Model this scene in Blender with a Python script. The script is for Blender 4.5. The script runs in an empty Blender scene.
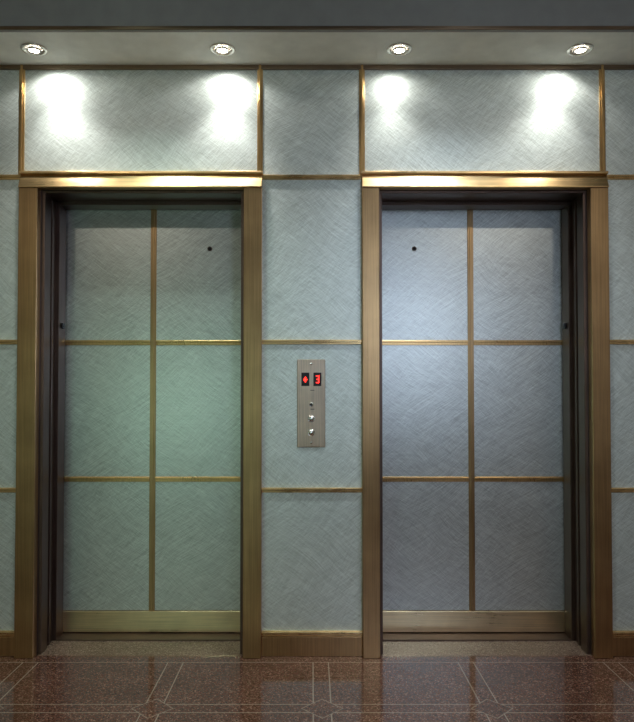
import bpy, bmesh, math
from mathutils import Matrix, Vector
S=bpy.context.scene
S.view_settings.view_transform='Standard'

# ---------------- materials ----------------
def newmat(n):
    m=bpy.data.materials.new(n); m.use_nodes=True
    nt=m.node_tree; b=nt.nodes['Principled BSDF']
    return m,nt,b
def N(nt,t,**k):
    n=nt.nodes.new(t)
    for a,v in k.items(): setattr(n,a,v)
    return n
def M(nt,op,a,b=None,clamp=False):
    n=nt.nodes.new('ShaderNodeMath'); n.operation=op; n.use_clamp=clamp
    for i,v in enumerate((a,b)):
        if v is None: continue
        if isinstance(v,(int,float)): n.inputs[i].default_value=v
        else: nt.links.new(v,n.inputs[i])
    return n.outputs[0]
def ramp(nt,fac,stops):
    r=nt.nodes.new('ShaderNodeValToRGB'); nt.links.new(fac,r.inputs[0])
    e=r.color_ramp.elements
    while len(e)<len(stops): e.new(0.5)
    for i,(p,c) in enumerate(stops):
        e[i].position=p; e[i].color=(c[0],c[1],c[2],1)
    return r.outputs[0]

def scratch(nt,co,angle,seed,fine=260,long=7,bend=.10):
    """brush strokes: stretched noise, rotated in the wall plane (XZ) and gently bent"""
    nz=N(nt,'ShaderNodeTexNoise'); nz.inputs['Scale'].default_value=2.2; nz.inputs['Detail'].default_value=1
    nt.links.new(co,nz.inputs['Vector'])
    mp0=N(nt,'ShaderNodeVectorMath',operation='MULTIPLY_ADD')
    nt.links.new(nz.outputs['Color'],mp0.inputs[0]); mp0.inputs[1].default_value=(bend,0,bend)
    nt.links.new(co,mp0.inputs[2])
    rot=N(nt,'ShaderNodeMapping'); rot.inputs['Rotation'].default_value=(0,angle,0)
    rot.inputs['Location'].default_value=(seed,seed*2.3,seed*.7)
    nt.links.new(mp0.outputs[0],rot.inputs['Vector'])
    sc=N(nt,'ShaderNodeMapping'); sc.inputs['Scale'].default_value=(long,1,fine)
    nt.links.new(rot.outputs[0],sc.inputs['Vector'])
    n=N(nt,'ShaderNodeTexNoise'); n.inputs['Scale'].default_value=1; n.inputs['Detail'].default_value=2
    n.inputs['Roughness'].default_value=.6
    nt.links.new(sc.outputs[0],n.inputs['Vector'])
    return n.outputs['Fac']

def brushed_panel(name,col,metal=.75,rough=.42,contrast=.45,bump=.25):
    m,nt,b=newmat(name)
    tc=N(nt,'ShaderNodeTexCoord'); co=tc.outputs['Object']
    a=scratch(nt,co,math.radians(34),1.0,340,10)
    c=scratch(nt,co,math.radians(-40),5.0,360,10)
    d=scratch(nt,co,math.radians(62),9.0,260,8)
    e=scratch(nt,co,math.radians(-15),3.0,120,6,.2)
    big=N(nt,'ShaderNodeTexNoise'); big.inputs['Scale'].default_value=3.0; big.inputs['Detail'].default_value=2
    nt.links.new(co,big.inputs['Vector'])
    mask=ramp(nt,big.outputs['Fac'],[(.38,(0,0,0)),(.62,(1,1,1))])
    inv=M(nt,'SUBTRACT',1.0,mask)
    s=M(nt,'ADD',M(nt,'MULTIPLY',a,M(nt,'ADD',M(nt,'MULTIPLY',mask,.4),.3)),M(nt,'MULTIPLY',c,M(nt,'ADD',M(nt,'MULTIPLY',inv,.4),.3)))
    s=M(nt,'ADD',M(nt,'MULTIPLY',s,.65),M(nt,'ADD',M(nt,'MULTIPLY',d,.2),M(nt,'MULTIPLY',e,.15)))
    lo=[x*(1-contrast) for x in col]; hi=[min(1,x*(1+contrast)) for x in col]
    colr=ramp(nt,s,[(.38,lo),(.62,hi)])
    nt.links.new(colr,b.inputs['Base Color'])
    b.inputs['Metallic'].default_value=metal
    r=M(nt,'ADD',M(nt,'MULTIPLY',s,.25),rough-.12)
    nt.links.new(r,b.inputs['Roughness'])
    bp=N(nt,'ShaderNodeBump'); bp.inputs['Strength'].default_value=bump; bp.inputs['Distance'].default_value=.002
    nt.links.new(s,bp.inputs['Height']); nt.links.new(bp.outputs[0],b.inputs['Normal'])
    return m

def brushed_metal(name,col,rough=.3,vertical=True,var=.2,bump=.08):
    m,nt,b=newmat(name)
    tc=N(nt,'ShaderNodeTexCoord')
    mp=N(nt,'ShaderNodeMapping'); mp.inputs['Scale'].default_value=(220,220,3) if vertical else (3,220,220)
    nt.links.new(tc.outputs['Object'],mp.inputs['Vector'])
    n=N(nt,'ShaderNodeTexNoise'); n.inputs['Scale'].default_value=1; n.inputs['Detail'].default_value=2
    nt.links.new(mp.outputs[0],n.inputs['Vector'])
    n2=N(nt,'ShaderNodeTexNoise'); n2.inputs['Scale'].default_value=5; n2.inputs['Detail'].default_value=4
    nt.links.new(tc.outputs['Object'],n2.inputs['Vector'])
    f=M(nt,'ADD',M(nt,'MULTIPLY',n.outputs['Fac'],.5),M(nt,'MULTIPLY',n2.outputs['Fac'],.5))
    c=ramp(nt,f,[(.35,[x*(1-var) for x in col]),(.65,[min(1,x*(1+var)) for x in col])])
    nt.links.new(c,b.inputs['Base Color'])
    b.inputs['Metallic'].default_value=1
    nt.links.new(M(nt,'ADD',M(nt,'MULTIPLY',f,.2),rough-.1),b.inputs['Roughness'])
    bp=N(nt,'ShaderNodeBump'); bp.inputs['Strength'].default_value=bump; bp.inputs['Distance'].default_value=.001
    nt.links.new(n.outputs['Fac'],bp.inputs['Height']); nt.links.new(bp.outputs[0],b.inputs['Normal'])
    return m

def plain(name,col,rough=.6,metal=0,noise=.06):
    m,nt,b=newmat(name)
    tc=N(nt,'ShaderNodeTexCoord')
    n=N(nt,'ShaderNodeTexNoise'); n.inputs['Scale'].default_value=12; n.inputs['Detail'].default_value=4
    nt.links.new(tc.outputs['Object'],n.inputs['Vector'])
    c=ramp(nt,n.outputs['Fac'],[(.3,[x*(1-noise) for x in col]),(.7,[min(1,x*(1+noise)) for x in col])])
    nt.links.new(c,b.inputs['Base Color'])
    b.inputs['Roughness'].default_value=rough; b.inputs['Metallic'].default_value=metal
    return m
def emit(name,col,st):
    m,nt,b=newmat(name)
    b.inputs['Base Color'].default_value=(*col,1)
    b.inputs['Emission Color'].default_value=(*col,1); b.inputs['Emission Strength'].default_value=st
    return m

def terrazzo(name,dark,mid,light,lines=True):
    m,nt,b=newmat(name)
    tc=N(nt,'ShaderNodeTexCoord'); co=tc.outputs['Object']
    v=N(nt,'ShaderNodeTexVoronoi'); v.inputs['Scale'].default_value=200; nt.links.new(co,v.inputs['Vector'])
    sp=N(nt,'ShaderNodeSeparateColor'); nt.links.new(v.outputs['Color'],sp.inputs[0])
    chips=ramp(nt,sp.outputs[0],[(0,dark),(.45,mid),(.78,mid),(1,light)])
    n=N(nt,'ShaderNodeTexNoise'); n.inputs['Scale'].default_value=4; n.inputs['Detail'].default_value=5; nt.links.new(co,n.inputs['Vector'])
    mx=N(nt,'ShaderNodeMix',data_type='RGBA',blend_type='MULTIPLY'); mx.inputs[0].default_value=.7
    nt.links.new(chips,mx.inputs[6]); nt.links.new(ramp(nt,n.outputs['Fac'],[(.3,(.6,.6,.6)),(.7,(1.1,1.1,1.1))]),mx.inputs[7])
    out=mx.outputs[2]
    if lines:
        s=N(nt,'ShaderNodeSeparateXYZ'); nt.links.new(co,s.inputs[0])
        P=.70; W=.037; T=.0026
        fx=M(nt,'ABSOLUTE',M(nt,'SUBTRACT',M(nt,'FLOORED_MODULO',M(nt,'ADD',s.outputs[0],-.042+P/2),P),P/2))
        fy=M(nt,'ABSOLUTE',M(nt,'SUBTRACT',M(nt,'FLOORED_MODULO',M(nt,'ADD',s.outputs[1],.565+P/2),P),P/2))
        near=M(nt,'LESS_THAN',s.outputs[1],-.085)
        lx=M(nt,'LESS_THAN',M(nt,'ABSOLUTE',M(nt,'SUBTRACT',fx,W)),T)
        ly=M(nt,'LESS_THAN',M(nt,'ABSOLUTE',M(nt,'SUBTRACT',fy,W)),T)
        dd=M(nt,'ADD',fx,fy)
        dia=M(nt,'LESS_THAN',M(nt,'ABSOLUTE',M(nt,'SUBTRACT',dd,W*2.3)),T*1.4)
        inside=M(nt,'LESS_THAN',dd,W*2.3)
        l=M(nt,'MAXIMUM',lx,ly); l=M(nt,'MULTIPLY',l,M(nt,'SUBTRACT',1.0,inside)); l=M(nt,'MAXIMUM',l,M(nt,'MULTIPLY',dia,.7))
        l=M(nt,'MULTIPLY',l,near)
        e=M(nt,'LESS_THAN',M(nt,'ABSOLUTE',M(nt,'ADD',s.outputs[1],.085)),T)
        l=M(nt,'MAXIMUM',l,e)
        m2=N(nt,'ShaderNodeMix',data_type='RGBA'); nt.links.new(M(nt,'MULTIPLY',l,.75),m2.inputs[0]); nt.links.new(out,m2.inputs[6])
        m2.inputs[7].default_value=(.32,.26,.20,1); out=m2.outputs[2]
    nt.links.new(out,b.inputs['Base Color'])
    nt.links.new(M(nt,'ADD',M(nt,'MULTIPLY',n.outputs['Fac'],.12),.03),b.inputs['Roughness'])
    return m

PANEL=brushed_panel('brushed_wall_panel',(.73,.82,.775),metal=.6,contrast=.26,rough=.42,bump=.16)
DOORP=brushed_panel('brushed_door_panel',(.64,.68,.66),metal=.8,rough=.34,contrast=.32,bump=.2)
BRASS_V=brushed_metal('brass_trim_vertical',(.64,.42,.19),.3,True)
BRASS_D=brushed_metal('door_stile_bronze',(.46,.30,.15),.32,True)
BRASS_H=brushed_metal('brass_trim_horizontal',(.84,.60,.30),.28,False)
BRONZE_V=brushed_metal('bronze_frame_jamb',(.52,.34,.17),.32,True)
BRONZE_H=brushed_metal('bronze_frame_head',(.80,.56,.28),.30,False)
DARKBR=brushed_metal('dark_bronze_reveal',(.17,.12,.10),.4,True)
EDGE=brushed_metal('dark_edge_metal',(.25,.18,.12),.4,False)
KICK=brushed_metal('brass_kick_rail',(.84,.66,.40),.3,False)
STEEL=brushed_metal('brushed_steel',(.74,.60,.46),.33,True)
BTN=brushed_metal('satin_button_metal',(.8,.78,.74),.22,True)
BLACK=plain('black_plastic',(.01,.01,.012),.3)
RED=emit('red_led',(1,.03,.02),4)
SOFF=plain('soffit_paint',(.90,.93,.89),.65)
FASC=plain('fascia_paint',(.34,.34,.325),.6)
CEIL=plain('ceiling_paint',(.35,.35,.33),.8)
WALLP=plain('lobby_wall_plaster',(.40,.34,.26),.7)
FLOOR=terrazzo('terrazzo_floor',(.055,.022,.013),(.12,.053,.035),(.30,.185,.135))
SILL=terrazzo('stone_threshold',(.10,.06,.045),(.18,.12,.085),(.32,.24,.18),False)
CHROME=plain('downlight_metal',(.85,.82,.76),.25,1)
LENS=emit('lamp_lens',(1,.95,.86),30)

# ---------------- mesh helpers ----------------
def addbox(bm,b):
    x0,x1,y0,y1,z0,z1=b
    vs=[bm.verts.new(p) for p in ((x0,y0,z0),(x1,y0,z0),(x1,y1,z0),(x0,y1,z0),(x0,y0,z1),(x1,y0,z1),(x1,y1,z1),(x0,y1,z1))]
    for f in ((0,3,2,1),(4,5,6,7),(0,1,5,4),(1,2,6,5),(2,3,7,6),(3,0,4,7)): bm.faces.new([vs[i] for i in f])
def finish(name,bm,mat,parent=None,bevel=0,smooth=False):
    me=bpy.data.meshes.new(name); bm.normal_update(); bm.to_mesh(me); bm.free()
    o=bpy.data.objects.new(name,me); S.collection.objects.link(o)
    me.materials.append(mat)
    if smooth:
        for p in me.polygons: p.use_smooth=True
    if bevel:
        md=o.modifiers.new('bevel','BEVEL'); md.width=bevel; md.segments=2; md.limit_method='ANGLE'
    if parent:
        o.parent=parent; o.matrix_parent_inverse=Matrix.Translation(-parent.location)
    return o
def boxes(name,bs,mat,parent=None,bevel=0):
    bm=bmesh.new()
    for b in bs: addbox(bm,b)
    return finish(name,bm,mat,parent,bevel)
def extrude_x(name,prof,x0,x1,mat,parent=None,bevel=0):
    bm=bmesh.new()
    a=[bm.verts.new((x0,y,z)) for y,z in prof]; b=[bm.verts.new((x1,y,z)) for y,z in prof]
    k=len(prof)
    for i in range(k): bm.faces.new((a[i],a[(i+1)%k],b[(i+1)%k],b[i]))
    bm.faces.new(a); bm.faces.new(b)
    bmesh.ops.recalc_face_normals(bm,faces=bm.faces)
    return finish(name,bm,mat,parent,bevel)
def lathe(name,prof,center,axis,mat,parent=None,seg=40):
    bm=bmesh.new(); rings=[]
    for r,h in prof:
        ring=[]
        for i in range(seg):
            a=2*math.pi*i/seg
            if axis=='Z': p=(r*math.cos(a),r*math.sin(a),h)
            else: p=(r*math.cos(a),h,r*math.sin(a))
            ring.append(bm.verts.new(Vector(p)+Vector(center)))
        rings.append(ring)
    for k in range(len(rings)-1):
        for i in range(seg):
            bm.faces.new((rings[k][i],rings[k][(i+1)%seg],rings[k+1][(i+1)%seg],rings[k+1][i]))
    if prof[0][0]<.004: bm.faces.new(rings[0])
    if prof[-1][0]<.004: bm.faces.new(rings[-1])
    bmesh.ops.recalc_face_normals(bm,faces=bm.faces)
    return finish(name,bm,mat,parent,0,True)
def empty(name,loc):
    e=bpy.data.objects.new(name,None); e.location=loc; e.empty_display_size=.1; S.collection.objects.link(e); return e

ZT=2.954          # soffit height
RX=3.0            # lobby half width
RY=-6.0           # rear wall
ZC=3.5
L=dict(o0=-1.46,o1=-.25,i0=-1.365,i1=-.34)
R=dict(o0=.25,o1=1.475,i0=.335,i1=1.385)
ZH=2.322; ZHO=2.395
DY=.31            # door face plane

# ---------------- shell ----------------
floor=boxes('floor',[(-RX,RX,RY,0.0,-.1,0)],FLOOR)
wall=boxes('wall_back',[(-RX,L['i0']-.012,.01,.6,0,ZT),(L['i1']+.012,R['i0']-.012,.01,.6,0,ZT),(R['i1']+.012,RX,.01,.6,0,ZT),
    (L['i0']-.012,L['i1']+.012,.01,.6,ZH+.012,ZT),(R['i0']-.012,R['i1']+.012,.01,.6,ZH+.012,ZT),(-RX,RX,.01,.6,ZT,ZC)],WALLP)
for nm,d in (('elevator_threshold',L),('elevator_threshold',R)):
    boxes(nm,[(d['i0']-.012,d['i1']+.012,0.0,.6,-.1,0.0)],SILL)
boxes('wall_left',[(-RX-.1,-RX,RY,.6,0,ZC)],WALLP)
boxes('wall_right',[(RX,RX+.1,RY,.6,0,ZC)],WALLP)
boxes('ceiling',[(-RX,RX,RY,.6,ZC,ZC+.1)],CEIL)
W1=(-2.4,-1.4,.5,1.8); W2=(1.0,1.8,1.4,3.1)  # openings for the added glowing panes behind the camera
boxes('wall_rear',[(-RX,W1[0],RY-.15,RY,0,ZC),(W1[1],W2[0],RY-.15,RY,0,ZC),(W2[1],RX,RY-.15,RY,0,ZC),
   (W1[0],W1[1],RY-.15,RY,0,W1[2]),(W1[0],W1[1],RY-.15,RY,W1[3],ZC),(W2[0],W2[1],RY-.15,RY,0,W2[2]),(W2[0],W2[1],RY-.15,RY,W2[3],ZC)],WALLP)
for i,(w,c,s) in enumerate(((W1,(.60,1,.79),3.8),(W2,(.64,.77,1),9.5))):  # added, never in view: glowing panes that tint the doors green and blue
    p=empty('window_%d'%(i+1),((w[0]+w[1])/2,RY-.07,(w[2]+w[3])/2))
    t=.05; xm=(w[0]+w[1])/2; zm=(w[2]+w[3])/2
    boxes('sash',[(w[0],w[0]+t,RY-.1,RY-.03,w[2],w[3]),(w[1]-t,w[1],RY-.1,RY-.03,w[2],w[3]),(w[0],w[1],RY-.1,RY-.03,w[2],w[2]+t),(w[0],w[1],RY-.1,RY-.03,w[3]-t,w[3]),
        (xm-.02,xm+.02,RY-.1,RY-.03,w[2],w[3]),(w[0],w[1],RY-.1,RY-.03,zm-.02,zm+.02)],BRONZE_V,p)
    boxes('lit_glass',[(w[0]+.01,w[1]-.01,RY-.08,RY-.07,w[2]+.01,w[3]-.01)],emit('window_glow_%d'%i,c,s),p)

# soffit with holes
LX=[-1.335,-.43,.42,1.29]; LY=-.17
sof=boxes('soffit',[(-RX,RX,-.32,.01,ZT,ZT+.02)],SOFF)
bm=bmesh.new()
for x in LX:
    bmesh.ops.create_cone(bm,cap_ends=True,segments=40,radius1=.052,radius2=.052,depth=.2,matrix=Matrix.Translation((x,LY,ZT+.02)))
c=finish('cutter',bm,SOFF)
md=sof.modifiers.new('holes','BOOLEAN'); md.object=c; md.operation='DIFFERENCE'; md.solver='EXACT'
dg=bpy.context.evaluated_depsgraph_get(); me2=bpy.data.meshes.new_from_object(sof.evaluated_get(dg))
sof.modifiers.clear(); sof.data=me2
bpy.data.objects.remove(c,do_unlink=True)
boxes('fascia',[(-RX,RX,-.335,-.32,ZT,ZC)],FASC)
boxes('trim_1',[(-RX,RX,-.342,-.335,ZT+.002,ZT+.018)],EDGE,None,.002)

# downlights
AIM=[.22,-.04,-.04,-.28]
BEAM=[3.2,3.4,1.6,2.2]
SPILL=[17,17,10,13]
for x,ax,pb,ps in zip(LX,AIM,BEAM,SPILL):
    p=empty('recessed_downlight',(x,LY,ZT))
    lathe('flange',[(.050,.004),(.060,-.0005),(.061,-.004),(.057,-.007),(.049,-.008),(.045,-.004),(.040,.010),(.034,.017),(.001,.018)],(x,LY,ZT),'Z',CHROME,p)
    lathe('gimbal_ring',[(.030,.002),(.032,-.010),(.029,-.014),(.025,-.010),(.024,0)],(x,LY,ZT),'Z',CHROME,p)
    lathe('lamp_lens',[(.0005,-.012),(.012,-.011),(.019,-.007),(.023,-.002),(.023,.01),(.0005,.012)],(x,LY,ZT),'Z',LENS,p)
    for nm,e,sz,bl,ty in (('halogen_beam',pb,146,.35,.32),('halogen_spill',ps,88,.9,.04)):
        ld=bpy.data.lights.new(nm,'SPOT'); ld.energy=e; ld.spot_size=math.radians(sz); ld.spot_blend=bl; ld.shadow_soft_size=.022
        ld.color=(1,.97,.91)
        lo=bpy.data.objects.new(nm,ld); S.collection.objects.link(lo)
        lo.location=(x,LY,ZT-.038)
        lo.rotation_euler=Vector((ax,ty,-1)).to_track_quat('-Z','Y').to_euler()
        lo.parent=p; lo.matrix_parent_inverse=Matrix.Translation(-p.location)

# ---------------- wall panels & trim ----------------
ZR=[.10,.817,1.555,2.393]
cols=[(-RX,-2.35),(-2.35,-1.463),(-.262,.252),(1.463,2.35),(2.35,RX)]
n=0
def panel(x0,x1,z0,z1):
    global n; n+=1
    boxes('wall_panel_%d'%n,[(x0+.003,x1-.003,0,.01,z0+.003,z1-.003)],PANEL,wall)
for x0,x1 in cols:
    for z0,z1 in zip(ZR,ZR[1:]+[ZT-.012]): panel(x0,x1,z0,z1)
panel(-1.463,-.262,2.393,ZT-.012); panel(.252,1.463,2.393,ZT-.012)
vt=[]
def vtrim(x,z0,z1,w=.028):
    vt.extend([(x-w/2,x+w/2,-.008,.012,z0,z1),(x-w*.22,x+w*.22,-.015,0,z0,z1)])
for x in (-2.35,2.35): vtrim(x,0,ZT)
for x in (-1.463,-.262,.252,1.463): vtrim(x,2.395,ZT)
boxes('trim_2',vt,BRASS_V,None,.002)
ht=[]
def htrim(x0,x1,z,w=.024):
    ht.extend([(x0,x1,-.007,.012,z-w/2,z+w/2),(x0,x1,-.018,0,z-w*.05,z+w*.42)])
for x0,x1 in ((-RX,-1.46),(-.25,.25),(1.475,RX)):
    for z in (.817,1.555,2.385): htrim(x0,x1,z)
    htrim(x0,x1,.108,.03)
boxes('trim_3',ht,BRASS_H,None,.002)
boxes('trim_4',[(-RX,RX,-.012,.012,ZT-.022,ZT)],EDGE,None,.002)
boxes('baseboard_back',[(x0,x1,-.012,.01,0,.094) for x0,x1 in ((-RX,-1.46),(-.25,.25),(1.475,RX))],BRONZE_V,None,.002)

# ---------------- frames & doors ----------------
for d,hole,vx in ((L,-.56,-.867),(R,.56,.867)):
    o0,o1,i0,i1=d['o0'],d['o1'],d['i0'],d['i1']; xc=(o0+o1)/2
    f=empty('elevator_door_frame',(xc,0,0))
    fy=-.040
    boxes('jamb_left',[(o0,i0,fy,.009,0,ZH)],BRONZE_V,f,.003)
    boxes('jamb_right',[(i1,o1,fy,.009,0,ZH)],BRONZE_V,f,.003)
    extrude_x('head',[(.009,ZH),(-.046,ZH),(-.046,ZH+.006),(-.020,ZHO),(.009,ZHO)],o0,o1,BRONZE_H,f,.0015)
    boxes('head_cap',[(o0-.004,o1+.004,-.034,.009,ZHO,ZHO+.013)],BRASS_H,f,.002)
    rv=[]
    rv+= [(i0-.012,i0+.002,.0,.30,0,ZH),(i0,i0+.018,.012,.09,0,ZH-.012),(i0,i0+.012,.13,.15,0,ZH-.012),(i0,i0+.022,.20,.30,0,ZH-.02)]
    rv+= [(i1-.002,i1+.012,.0,.30,0,ZH),(i1-.018,i1,.012,.09,0,ZH-.012),(i1-.012,i1,.13,.15,0,ZH-.012),(i1-.022,i1,.20,.30,0,ZH-.02)]
    boxes('side_reveals',rv,DARKBR,f,.002)
    boxes('head_reveal',[(i0,i1,0,.30,ZH-.001,ZH+.012),(i0,i1,.012,.09,ZH-.012,ZH),(i0,i1,.20,.30,ZH-.02,ZH)],DARKBR,f,.002)
    lx=i0+.022 if d is L else i1-.034
    boxes('jamb_lock',[(lx,lx+.012,.232,.262,1.645,1.675)],BLACK,f,.004)
    e=empty('elevator_door',(xc,DY,0))
    x0,x1=i0-.01,i1+.01
    boxes('door_slab',[(x0,x1,DY+.006,DY+.045,.008,ZH+.01)],DARKBR,e)
    zs=[.122,.832,1.575,ZH+.01]
    k=0
    for a,b in ((x0,vx),(vx,x1)):
        for z0,z1 in zip(zs,zs[1:]):
            k+=1
            boxes('door_panel_%d'%k,[(a+.004,b-.004,DY,DY+.007,z0+.003,z1-.003)],DOORP,e)
    w=.032
    boxes('centre_stile_trim',[(vx-w/2,vx+w/2,DY-.006,DY+.006,.122,ZH+.01),(vx-w*.2,vx+w*.2,DY-.011,DY,.122,ZH+.01)],BRASS_D,e,.002)
    bb=[]
    for z in (.832,1.575):
        for a,b in ((x0,vx-w/2),(vx+w/2,x1)):
            bb+=[(a,b,DY-.006,DY+.006,z-.014,z+.014),(a,b,DY-.014,DY,z+.0,z+.012)]
    boxes('cross_trim',bb,BRASS_V,e,.002)
    boxes('kick_rail',[(x0,x1,DY-.010,DY+.006,.010,.122)],KICK,e,.003)
    lathe('key_hole_ring',[(.013,.0005),(.013,-.003),(.009,-.004),(.008,-.001)],(hole,DY,2.09),'Y',DARKBR,e,24)
    lathe('key_hole',[(.0005,-.0035),(.009,-.003),(.009,0)],(hole,DY,2.09),'Y',BLACK,e,24)
    boxes('door_sill',[(i0,i1,.20,.42,.0,.006)],DARKBR,f)

# ---------------- call panel ----------------
cp=empty('elevator_call_panel',(-.005,0,1.25))
cx=-.004; z0,z1=1.03,1.468
boxes('faceplate',[(cx-.07,cx+.07,-.008,.002,z0,z1)],STEEL,cp,.003)
for sx in (-.029,.031):
    boxes('display_bezel',[(cx+sx-.020,cx+sx+.020,-.010,-.006,1.335,1.402)],BLACK,cp,.001)
def seg(bs): return [(a,b,-.0116,-.0098,c,d) for a,b,c,d in bs]
xr=cx+.031
boxes('red_digit_right',seg([(xr-.007,xr+.008,1.382,1.387),(xr-.005,xr+.008,1.366,1.370),(xr-.007,xr+.008,1.350,1.354),(xr+.004,xr+.008,1.350,1.387)]),RED,cp)
xl=cx-.029
boxes('red_digit_left',seg([(xl-.009,xl+.009,1.364,1.370),(xl-.005,xl+.003,1.358,1.376),(xl-.002,xl+.002,1.353,1.381)]),RED,cp)
for i,zz in enumerate((1.172,1.103)):
    lathe('button_%d'%(i+1),[(.018,-.007),(.018,-.011),(.0155,-.013),(.0145,-.010)],(cx,0,zz),'Y',BTN,cp,32)
    lathe('button_cap_%d'%(i+1),[(.0005,-.019),(.008,-.0185),(.013,-.016),(.0145,-.012),(.0145,-.006)],(cx,0,zz),'Y',BTN,cp,32)
lathe('key_switch',[(.0005,-.010),(.006,-.010),(.006,-.012),(.010,-.012),(.011,-.007)],(cx,0,1.242),'Y',BTN,cp,24)
boxes('key_slot',[(cx-.002,cx+.002,-.0125,-.009,1.235,1.249)],BLACK,cp)
for zz in (z1-.022,z0+.022):
    lathe('screw',[(.0005,-.011),(.004,-.0105),(.006,-.008)],(cx,0,zz),'Y',BTN,cp,20)
for zz in (1.312,1.218):
    boxes('engraved_label',[(cx-.004,cx+.016,-.0088,-.0075,zz,zz+.003)],BLACK,cp)

# ---------------- added fill lamps on the unseen lobby ceiling ----------------
for x,y,col,en,sz,kind in ((-1.9,-3.4,(1,.90,.76),12,.3,'A'),(1.9,-3.4,(1,.90,.76),15,.3,'A'),(-.85,-.85,(.80,1,.90),100,.16,'S'),(.75,-.85,(.80,.90,1),110,.16,'S')):  # added: warm room fill, then green and blue spots onto the doors
    p=empty('ceiling_lamp',(x,y,ZC))
    k=sz/.3
    lathe('rim',[(.16*k,0),(.17*k,-.01),(.165*k,-.03),(.15*k,-.035)],(x,y,ZC),'Z',CHROME,p)
    lathe('diffuser',[(.0005,-.05),(.07*k,-.047),(.12*k,-.04),(.15*k,-.025)],(x,y,ZC),'Z',emit('diffuser',col,3),p)
    if kind=='A':
        ld=bpy.data.lights.new('lamp','AREA'); ld.shape='DISK'; ld.size=sz
    else:
        ld=bpy.data.lights.new('lamp','SPOT'); ld.spot_size=math.radians(84); ld.spot_blend=.8; ld.shadow_soft_size=.07
    ld.energy=en; ld.color=col
    lo=bpy.data.objects.new('lamp',ld); S.collection.objects.link(lo); lo.location=(x,y,ZC-.06)
    if kind=='S': lo.rotation_euler=Vector((0,.12,-1)).to_track_quat('-Z','Y').to_euler()
    lo.parent=p; lo.matrix_parent_inverse=Matrix.Translation(-p.location)

w=bpy.data.worlds.new('world'); S.world=w; w.use_nodes=True
w.node_tree.nodes['Background'].inputs[0].default_value=(.02,.02,.02,1)

# ---------------- camera ----------------
cd=bpy.data.cameras.new('camera'); co=bpy.data.objects.new('camera',cd); S.collection.objects.link(co); S.camera=co
cd.sensor_width=36; cd.lens=680/722*36
cd.shift_x=5/722; cd.shift_y=16/722
co.location=(0,-3.4,1.30); co.rotation_euler=(math.radians(90+1.35),0,0)
